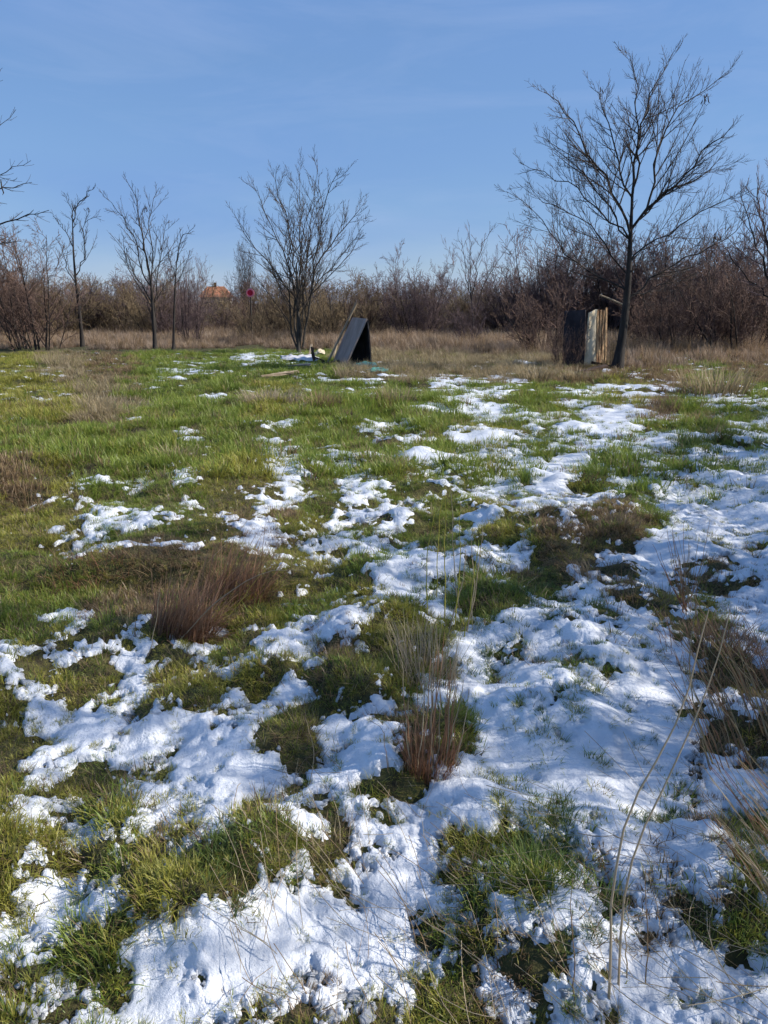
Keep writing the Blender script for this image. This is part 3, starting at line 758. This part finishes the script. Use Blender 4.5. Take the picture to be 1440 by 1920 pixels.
# planks and sheets lying round them
def plank(u, v, L, w, t, az, tilt, mat, label, dz=0.0):
    p = on_ground(u, v); c = Vector((math.cos(az), math.sin(az), 0)); s = Vector((-math.sin(az), math.cos(az), 0)); upv = Vector((0, 0, math.sin(tilt)))
    a = Vector((0, 0, dz)); d = (c * math.cos(tilt) + upv) * L
    o = slab('plank', [a - s * w / 2, a + s * w / 2, a + s * w / 2 + d, a - s * w / 2 + d], t, mat, None, 3, .005); o.location = p
    return tag(o, label, 'plank')
plank(622, 676, .62, .07, .03, R(70), R(55), M['wood_pale'], 'short pale plank standing aslant beside the grey leaning panel', -.03)
plank(612, 679, .45, .10, .03, R(160), R(20), M['wood_dark'], 'dark rotten plank on the rubbish left of the leaning panel', .02)
plank(590, 680, .5, .08, .03, R(110), R(62), M['wood_dark'], 'dark splintered plank poking up out of the grey plastic sheet', -.03)
plank(490, 708, .85, .06, .04, R(28), R(4), M['wood_pale'], 'long pale stick lying on the snowy grass before the plastic sheet', .05)
plank(600, 684, .55, .09, .025, R(15), R(6), M['wood_dark'], 'dark plank lying flat between the plastic sheet and the leaning panel', .05)
plank(578, 672, .6, .06, .03, R(80), R(48), M['wood_pale'], 'pale batten jutting up behind the plastic sheet', -.03)
plank(540, 688, .6, .10, .03, R(-12), R(3), M['board_grey'], 'grey board lying flat before the plastic sheet', .05)
def sheet(name, u, v, wx, wy, hgt_, mat, label, seed, cat='sheet'):
    p = on_ground(u, v); k = 26; vs_, fs = [], []
    q = np.stack(np.meshgrid(np.linspace(-1, 1, k), np.linspace(-1, 1, k)), -1).reshape(-1, 2)
    wob = 1 + .25 * fbm(q[:, 0] * 2, q[:, 1] * 2, 1, 2, seed)
    X, Y = p.x + q[:, 0] * wx / 2 * wob, p.y + q[:, 1] * wy / 2 * wob
    dome = np.clip(1 - (q ** 2).sum(1) * .6, 0, 1)
    Z = H(X, Y) + .05 + hgt_ * dome * (.55 + .6 * np.abs(fbm(X, Y, .25, 3, seed + 2))) + .05 * fbm(X, Y, .12, 2, seed + 4)
    v0 = np.stack([X - p.x, Y - p.y, Z - p.z], 1); v1 = v0 - [0, 0, .006]
    f = grid_faces(k, k); ff = np.concatenate([f, f[:, ::-1] + k * k])
    rim = np.concatenate([np.arange(k), np.arange(1, k) * k + k - 1, np.arange(k - 2, -1, -1) + k * (k - 1), np.arange(k - 2, 0, -1) * k])
    r2 = np.roll(rim, -1); ff = np.concatenate([ff, np.stack([rim, rim + k * k, r2 + k * k, r2], 1)])
    o = mesh_obj(name, np.concatenate([v0, v1]), ff, mat); o.location = p
    return tag(o, label, cat)
sheet('plastic_sheet', 562, 680, 1.05, .8, .16, M['plastic_grey'], 'crumpled pale grey plastic sheet heaped left of the leaning panels', 101)
sheet('plastic_sheet', 600, 668, .34, .34, .20, M['paint_white'], 'small white crumpled rag on the rubbish heap beside the leaning panel', 111, 'rag')
sheet('plastic_sheet', 680, 688, .62, .6, .10, M['plastic_green'], 'crumpled teal plastic sheet lying in front of the black panel', 121)
sheet('plastic_sheet', 708, 700, .45, .5, .05, M['plastic_green'], 'flat teal plastic scrap trodden into the snow', 131, 'scrap')
# right-hand rubbish by the tall tree
YT = 19.6
p0, p1 = at_depth(1099, 672, YT), at_depth(1140, 672, YT + .25); zt = gz_at(p0.x, p0.y)
loc = Vector((p0.x, p0.y, zt)); o = empty('torn_board', loc); tag(o, 'torn upright board, white painted edge and splintered orange brown wood, by the tall tree', 'board')
top0, top1 = at_depth(1106, 579, YT + .18), at_depth(1141, 575, YT + .43)
b0, b1 = Vector((p0.x, p0.y, zt - .05)), Vector((p1.x, p1.y, zt - .05))
e0, t0 = b0.lerp(b1, .45), top0.lerp(top1, .40)
slab('painted_edge', rel([b0, e0, t0 - Vector((0, 0, .03)), top0 - Vector((0, 0, .10))], loc), -.06, M['paint_white'], o, 5, .008)
f0, f1 = e0 + Vector((.006, .02, 0)), t0 + Vector((.006, .02, .0))
slats = 4
for i in range(slats):
    s0, s1 = i / slats, (i + .93) / slats
    dz = Vector((0, 0, rng.uniform(-.09, .03)))
    slab('splintered_slat', rel([f0.lerp(b1, s0), f0.lerp(b1, s1), f1.lerp(top1, s1) + dz, f1.lerp(top1, s0) + dz], loc), -.045 + .008 * i, M['wood_orange'], o, 5, .010)
p0, p1 = at_depth(1056, 668, 20.3), at_depth(1097, 668, 20.0); zt = gz_at(p0.x, p0.y)
loc = Vector((p0.x, p0.y, zt)); o = empty('dark_board', loc); tag(o, 'dark blackish upright board next to the torn orange brown one', 'board')
slab('panel', rel([Vector((p0.x, p0.y, zt - .05)), Vector((p1.x, p1.y, zt - .05)), at_depth(1098, 580, 20.15), at_depth(1058, 584, 20.45)], loc), -.04, M['board_navy'], o, 5, .006)
st = Tubes(); q0, q1 = np.array(at_depth(1124, 553, 19.05)), np.array(at_depth(1172, 573, 19.0))
st.add(np.array([q0, q0 * .5 + q1 * .5 + [0, 0, .01], q1]), [.026, .024, .02], 6); o = st.build('broken_branch', M['wood_pale']); tag(o, 'short pale broken pole wedged against the trunk of the tall tree', 'pole')
sheet('plastic_sheet', 1092, 684, .55, .5, .10, M['plastic_grey'], 'crumpled light grey plastic lying at the foot of the torn board', 141)
plank(1088, 700, .75, .16, .04, R(25), R(8), M['wood_dark'], 'dark red brown plank lying at the foot of the tall tree', .06)
plank(1150, 690, .55, .12, .05, R(170), R(10), M['wood_dark'], 'dark broken plank slumped against the tall tree roots', .06)
sheet('plastic_sheet', 1238, 668, .55, .5, .14, M['plastic_grey'], 'small pale plastic sheet caught at the edge of the thicket', 151)

# ------------------------------------------------------------------ far house and red sign
M['plaster'] = noisy('cream_plaster', (.26, .215, .16), (.38, .32, .25), 1.5, .9, 5)
M['tile'] = noisy('terracotta_tiles', (.26, .10, .055), (.42, .19, .10), 2.0, .85, 6)
M['glass_dark'] = noisy('dark_window_glass', (.02, .022, .026), (.05, .055, .06), 2, .15, 2, 0, None, None, (1, 1, 1), .5)
M['sign_red'] = noisy('red_sign_paint', (.55, .01, .03), (.68, .02, .06), 3, .5)
M['sign_pink'] = noisy('faded_pink_sign_rim', (.62, .16, .22), (.75, .28, .33), 3, .5)
hb = at_depth(408, 590, 120); hz = gz_at(hb.x, hb.y) - .2
house = empty('house', (hb.x, hb.y, hz), R(8)); tag(house, 'small cream house with an orange tiled roof far behind the hedge', 'house')
def box(name, x0, x1, y0, y1, z0, z1, mat, parent):
    v = [(x, y, z) for x in (x0, x1) for y in (y0, y1) for z in (z0, z1)]
    return mesh_obj(name, v, [(0, 1, 3, 2), (4, 6, 7, 5), (0, 4, 5, 1), (2, 3, 7, 6), (0, 2, 6, 4), (1, 5, 7, 3)], mat, parent, False)
ridge = hgt(537, 120) - hz; eave = hgt(556, 120) - hz
wall = box('wall', -2.2, 2.2, -2.4, 2.4, 0, eave, M['plaster'], house)
v = [(-2.6, -2.9, eave - .1), (2.6, -2.9, eave - .1), (2.6, 2.9, eave - .1), (-2.6, 2.9, eave - .1), (-1.3, 0, ridge), (1.3, 0, ridge)]
roof = mesh_obj('roof', v, [(0, 1, 5, 4), (2, 3, 4, 5), (1, 2, 5), (3, 0, 4), (3, 2, 1, 0)], M['tile'], house, False)
box('chimney', -.35, .1, -.25, .2, ridge - .3, ridge + .55, M['wood_dark'], roof)
for xx in (-1.2, .9):
    wnd = box('window', xx - .55, xx + .55, -2.46, -2.38, eave - 1.9, eave - .7, M['paint_white'], house)
    box('pane', xx - .47, xx + .47, -2.49, -2.462, eave - 1.82, eave - .78, M['glass_dark'], wnd)
sb = at_depth(471, 590, 36); szz = gz_at(sb.x, sb.y)
sign = empty('red_sign', (sb.x, sb.y, szz)); tag(sign, 'bright red round sign with faded pink rim on a post before the hedge', 'sign')
sc_z = hgt(549, 36) - szz
post = Tubes(); post.add([(0, .05, -.2), (0, .05, sc_z * .5), (0, .05, sc_z + .2)], [.035, .035, .035], 8); post.build('post', M['bark_grey'], sign)
def disc(name, r0, r1, y0, y1, z, mat, parent, n=28):
    vs_, fs = [], []
    for yy in (y0, y1):
        for rr in (r0, r1):
            vs_ += [(rr * math.cos(2 * math.pi * i / n), yy, z + rr * math.sin(2 * math.pi * i / n)) for i in range(n)]
    for i in range(n):
        j = (i + 1) % n
        fs += [(i, j, n + j, n + i), (2 * n + i, 3 * n + i, 3 * n + j, 2 * n + j), (n + i, n + j, 3 * n + j, 3 * n + i), (i, 2 * n + i, 2 * n + j, j)]
    return mesh_obj(name, vs_, fs, mat, parent, False)
disc('rim', .13, .19, -.02, .02, sc_z, M['sign_pink'], sign); disc('plate', .001, .13, -.012, .014, sc_z, M['sign_red'], sign)

# ------------------------------------------------------------------ countable tussocks
def tussock(u, v, h, rad, mat, label, n=170, lean=.5, droop=1.0, comb=None, w=None, name='dry_tussock', group=None, sink=.02, az_sd=.8, at=None):
    p = on_ground(u, v) if at is None else Vector((at[0], at[1], gz_at(*at))); d = p.length; w = w or max(.0026, .0011 * d)
    b = Blades()
    aa = rng.uniform(0, 6.283, n); qq = rad * np.sqrt(rng.random(n)); XX, YY = qq * np.cos(aa), qq * np.sin(aa) * .8
    ZZ = H(p.x + XX, p.y + YY) - p.z
    for a, X, Yp, zz in zip(aa, XX, YY, ZZ):
        az = a + random.gauss(0, .6) if comb is None else comb + random.gauss(0, az_sd)
        b.blade((X, Yp, zz - sink), az, h * random.uniform(.4, 1.1), abs(random.gauss(0, lean)), w * random.uniform(.7, 1.3), random.uniform(.2, 1.3) * droop, 4, random.random(), random.uniform(-.9, .9))
    o = b.build(name, M[mat]); o.location = p
    return tag(o, label, 'grass tuft', group)
W = math.pi
tussock(190, 1120, .17, .26, 'rust', 'dead brown grass hanging over the dark edge of the bank', 260, .8, 1.5, -W / 2, at=(-1.72, 4.12), az_sd=.9)
tussock(300, 1128, .17, .24, 'brown', 'thick brown grass curtain on the bank beside the red brown sheaf', 260, .8, 1.5, -W / 2, at=(-1.28, 4.12), az_sd=.9)
tussock(345, 1190, .34, .16, 'rust', 'red brown sheaf of dead grass fanning out of the bank', 700, .9, .6, W * .2, w=.0052, az_sd=.7)
tussock(430, 1120, .42, .20, 'rust', 'long dead brown grass sheaf swept sideways over the mossy hump', 520, 1.15, .35, W * .16, w=.0050, az_sd=.5)
tussock(1095, 1080, .14, .10, 'brown', 'rust brown grass tuft bent over on broken snow', 190, .7, 1.3, W * .85)
tussock(1150, 1015, .16, .18, 'brown', 'wide brown grass tussock at the rim of the blue shaded snow', 260, .8, 1.1)
tussock(1185, 1150, .12, .16, 'brown', 'flat dark brown grass tuft between two snow banks', 200, .9, 1.1)
tussock(1335, 1225, .26, .22, 'rust', 'bushy brown dead grass clump under the tips of the tall pale stalks', 340, .6, 1.0)
tussock(1405, 1400, .18, .24, 'rust', 'matted dark brown clump below the bushy brown one', 260, 1.0, 1.0)
tussock(805, 1450, .19, .085, 'rust', 'narrow upright brown tuft with tall stems rising out of the open snow', 330, .25, .5)
tussock(800, 1275, .30, .13, 'pale', 'straw stems hanging along the edge of a mossy hump', 240, .25, .4)
tussock(605, 768, .32, .30, 'brown', 'brown grass tussock in front of the rubbish heap', 260, .5, .8)
tussock(508, 756, .30, .50, 'pale', 'pale straw hump of flattened grass in the green field', 620, .8, 1.2)
tussock(1340, 742, .60, .60, 'straw', 'tall reddish straw clump below the wine red thicket', 340, .35, .6)
tussock(742, 758, .34, .30, 'straw', 'upright straw tuft at the start of the snow stripes', 180, .4, .8)
tussock(735, 880, .22, .14, 'straw', 'light straw tuft on the green edge of the snow stripes', 160, .5, .9)
tussock(1005, 712, .40, .35, 'straw', 'straw tuft before the dark upright board', 200, .4, .7)
tussock(1080, 716, .34, .30, 'straw', 'straw tuft at the foot of the rubbish by the tall tree', 180, .4, .7)
tussock(30, 880, .16, .34, 'brown', 'reddish straw tussock beside the ochre hollow', 240, .5, .8)
tussock(200, 770, .26, .90, 'pale', 'broad beige tussock of combed dry grass in the green field', 380, .7, .9)
tussock(330, 860, .22, .20, 'straw', 'greyish dry weed tuft in the green field', 150, .4, .6)
tussock(330, 1665, .080, .115, 'olive', 'rounded golden green moss cushion beside the snow ridge', 520, .7, 1.2)
tussock(285, 1790, .085, .085, 'olive', 'green gold grass cushion below the snow ridge', 260, .6, 1.2)
tussock(580, 1370, .085, .12, 'olive', 'large olive green grass hump next to a snow lump', 320, .9, 1.2)
tussock(1378, 1775, .085, .022, 'green', 'small bright green sprig in a hole of the snow', 50, .3, .5)
tussock(900, 1590, .085, .075, 'olive', 'isolated olive grass tuft poking through deep snow', 170, .5, 1.0)
tussock(220, 1440, .075, .08, 'green', 'little green grass tuft ringed by snow lumps', 130, .6, 1.0)

# ------------------------------------------------------------------ dry stalks, each one a stem with its side twigs
def stalk(px, r, mat, label, twigs=5, lean=0.0, name='dry_stalk', group=None, tl=.08):
    p = on_ground(*px[0]); q = [np.array(at_depth(u, v, p.y + lean * i / max(len(px) - 1, 1))) for i, (u, v) in enumerate(px)]
    q[0] = np.array(p) - [0, 0, .03]
    off = np.array(p); pts, L = resample(q, 12); pts = pts - off
    pts[1:] += np.cumsum(rng.normal(0, .0028, (11, 3)), 0)
    t = Tubes(); t.add(pts, np.linspace(r, r * .4, 12), 5)
    if twigs: sprout(pts, tl / .36, r * .7, 0, t, twigs, .36, .5, .06, .12, .35, max(.0009, r * .25))
    o = t.build(name, M[mat]); o.location = p
    at1 = o.data.attributes.new('along', 'FLOAT', 'POINT'); at1.data.foreach_set('value', np.full(len(o.data.vertices), .85, np.float32))
    at2 = o.data.attributes.new('shade', 'FLOAT', 'POINT'); at2.data.foreach_set('value', np.full(len(o.data.vertices), rng.random(), np.float32))
    return tag(o, label, 'stalk', group)
stalk([(1142, 1885), (1150, 1740), (1149, 1620), (1168, 1530), (1215, 1440), (1262, 1385), (1292, 1262), (1331, 1138)], .0038, 'pale', 'tallest pale dry stalk bending over the snow towards the bushy brown clump', 7, .25)
stalk([(1160, 1870), (1166, 1720), (1184, 1590), (1232, 1490), (1290, 1395), (1340, 1275), (1366, 1150)], .0034, 'pale', 'slightly shorter pale dry stalk bending beside the tallest one', 7, .25)
stalk([(1345, 1440), (1310, 1370), (1292, 1300), (1288, 1180), (1302, 1130)], .0034, 'straw', 'thin straw stalk behind the tall bending pair', 2)
stalk([(1440, 1380), (1400, 1300), (1352, 1220), (1310, 1130), (1270, 1070)], .0030, 'brown', 'long brown stalk arching over the bushy brown clump', 6)
stalk([(1215, 1860), (1215, 1760), (1216, 1640)], .0020, 'brown', 'single fine upright brown stem in the smooth snow', 0)
stalk([(1075, 1880), (1075, 1760), (1076, 1650)], .0018, 'brown', 'single fine upright stem over the dark grass hollow', 0)
stalk([(1175, 1850), (1170, 1760), (1172, 1680)], .0022, 'pale', 'short pale stem at the foot of the leaning stalks', 2)
stalk([(270, 1235), (290, 1180), (305, 1110)], .0026, 'pale', 'pale stem leaning over the dark edge of the bank', 0)
stalk([(322, 1205), (380, 1150), (440, 1105), (490, 1072), (562, 1070)], .0028, 'pale', 'long pale grass stem arching from the bank over the mossy hump', 2)
stalk([(355, 1090), (410, 1030), (450, 990), (470, 968)], .0026, 'pale', 'pale green stem slanting across the dead brown sheaf', 0)
stalk([(400, 1180), (450, 1130), (480, 1090), (500, 1070)], .0022, 'olive', 'thin yellow green stem leaning by the dead brown sheaf', 2)
stalk([(570, 1480), (590, 1430), (572, 1350)], .0016, 'pale', 'thin bent stem next to the snow lump', 0)
stalk([(735, 1450), (724, 1400), (722, 1365), (690, 1345)], .0016, 'brown', 'thin dark twig bent over the snow left of the upright tuft', 1)
for i, (u0, v0, u1, v1) in enumerate(((778, 1450, 792, 1270), (790, 1452, 805, 1225), (800, 1455, 828, 1190), (812, 1455, 826, 1260), (824, 1450, 850, 1240), (835, 1445, 862, 1290), (768, 1445, 770, 1300), (845, 1440, 856, 1330)) + tuple((u_, 1448, u_ + 8 + 1.3 * (u_ - 800) * .4 + dx, v_) for u_, dx, v_ in zip(rng.uniform(760, 850, 22), rng.normal(0, 14, 22), rng.uniform(1190, 1360, 22)))):
    stalk([(u0, v0), ((u0 + u1) / 2 + rng.normal(0, 4), (v0 + v1) / 2), (u1, v1)], .0025, 'rust' if i % 3 else 'pale', 'thin stem rising from the narrow upright brown tuft', 3, 0, 'dry_stalk', 'stems of the upright tuft', .05)
for i, (u0, v0, u1, v1) in enumerate(((836, 1172, 838, 905), (842, 1175, 872, 1030), (850, 1185, 858, 960), (875, 1190, 905, 990), (820, 1130, 826, 930), (885, 1180, 888, 1010), (800, 1150, 812, 960), (862, 1150, 846, 920), (868, 1200, 900, 1010))):
    stalk([(u0, v0), ((u0 + u1) / 2 + rng.normal(0, 4), (v0 + v1) / 2), (u1, v1)], .0034, 'pale' if i % 2 else 'olive', 'tall thin yellow green stem in the sparse stand before the snow stripes', 2, 0, 'grass_stem', 'sparse stand of tall stems', .06)
for i in range(26):   # twiggy grey weed by the bushy clump
    a = rng.uniform(-.6, .6)
    stalk([(1290 + rng.normal(0, 8), 1150 + rng.normal(0, 6)), (1282 + a * 40, 1100), (1275 + a * 90 + rng.normal(0, 8), 1030 + rng.normal(0, 22))], .0021, 'rust' if i % 3 else 'straw', 'fine grey brown twig of the fan shaped weed on the snow', 5, 0, 'weed_stem', 'fan shaped weed behind the bushy clump', .09)
for i in range(48):   # dead grass fan at the right
    u0, v0 = 1300 + rng.uniform(0, 120), 1480 + rng.uniform(-40, 130)
    stalk([(u0 + 150, v0 + 150), (u0 + 75, v0 + 50), (u0, v0 - 40)], .0017, ('pale', 'straw', 'rust')[i % 3], 'thin bleached stem of the dead grass fan lying over snow', 0, 0, 'dead_stem', 'dead grass fan over the snow', .05)
for i in range(60):
    u0, v0 = 1330 + rng.uniform(0, 150), 1290 + rng.uniform(-60, 120)
    stalk([(u0, v0 + 60), (u0 - 40, v0 - 30), (u0 - 90 + rng.normal(0, 20), v0 - 110)], .0021, ('rust', 'brown', 'straw')[i % 3], 'thin reddish stem leaning out of the matted dark clump', 2, 0, 'dead_stem', 'stems of the matted dark clump', .06)

# fallen straws strewn over the near snow
def straws(n, box_, name, label, mat, lmin, lmax, r, seed):
    t = Tubes()
    for _ in range(n):
        u, v = rng.uniform(box_[0], box_[2]), rng.uniform(box_[1], box_[3]); p = on_ground(u, v); a = rng.normal(R(130), .55); L = rng.uniform(lmin, lmax)
        tt_ = np.linspace(0, 1, 6); bend = rng.normal(0, .12) * L
        X = p.x + math.cos(a) * L * (tt_ - .5) - math.sin(a) * bend * tt_ * (1 - tt_) * 2; Yq = p.y + math.sin(a) * L * (tt_ - .5) + math.cos(a) * bend * tt_ * (1 - tt_) * 2
        mm = snow_m(X, Yq); hh = H(X, Yq) + np.where(mm > 0, .05, .02)
        line = np.polyfit(tt_, hh, 1); Z = np.maximum(np.polyval(line, tt_), hh - .01) + .012 + rng.uniform(0, .05) * tt_
        t.add(np.stack([X, Yq, Z], 1), np.full(6, r * rng.uniform(.6, 1.3)), 3)
    o = t.build(name, M[mat])
    for nm, val in (('along', .9), ('shade', .5)):
        at = o.data.attributes.new(nm, 'FLOAT', 'POINT'); at.data.foreach_set('value', np.full(len(o.data.vertices), val, np.float32))
    return tag(o, label, 'straw', kind='stuff')
straws(110, (430, 1480, 1440, 1930), 'straw_litter', 'fallen pale straws strewn across the near snow', 'pale', .08, .32, .0010, 1)
straws(80, (430, 1450, 1440, 1930), 'twig_litter', 'fallen brown stems strewn across the near snow', 'brown', .06, .26, .0009, 2)
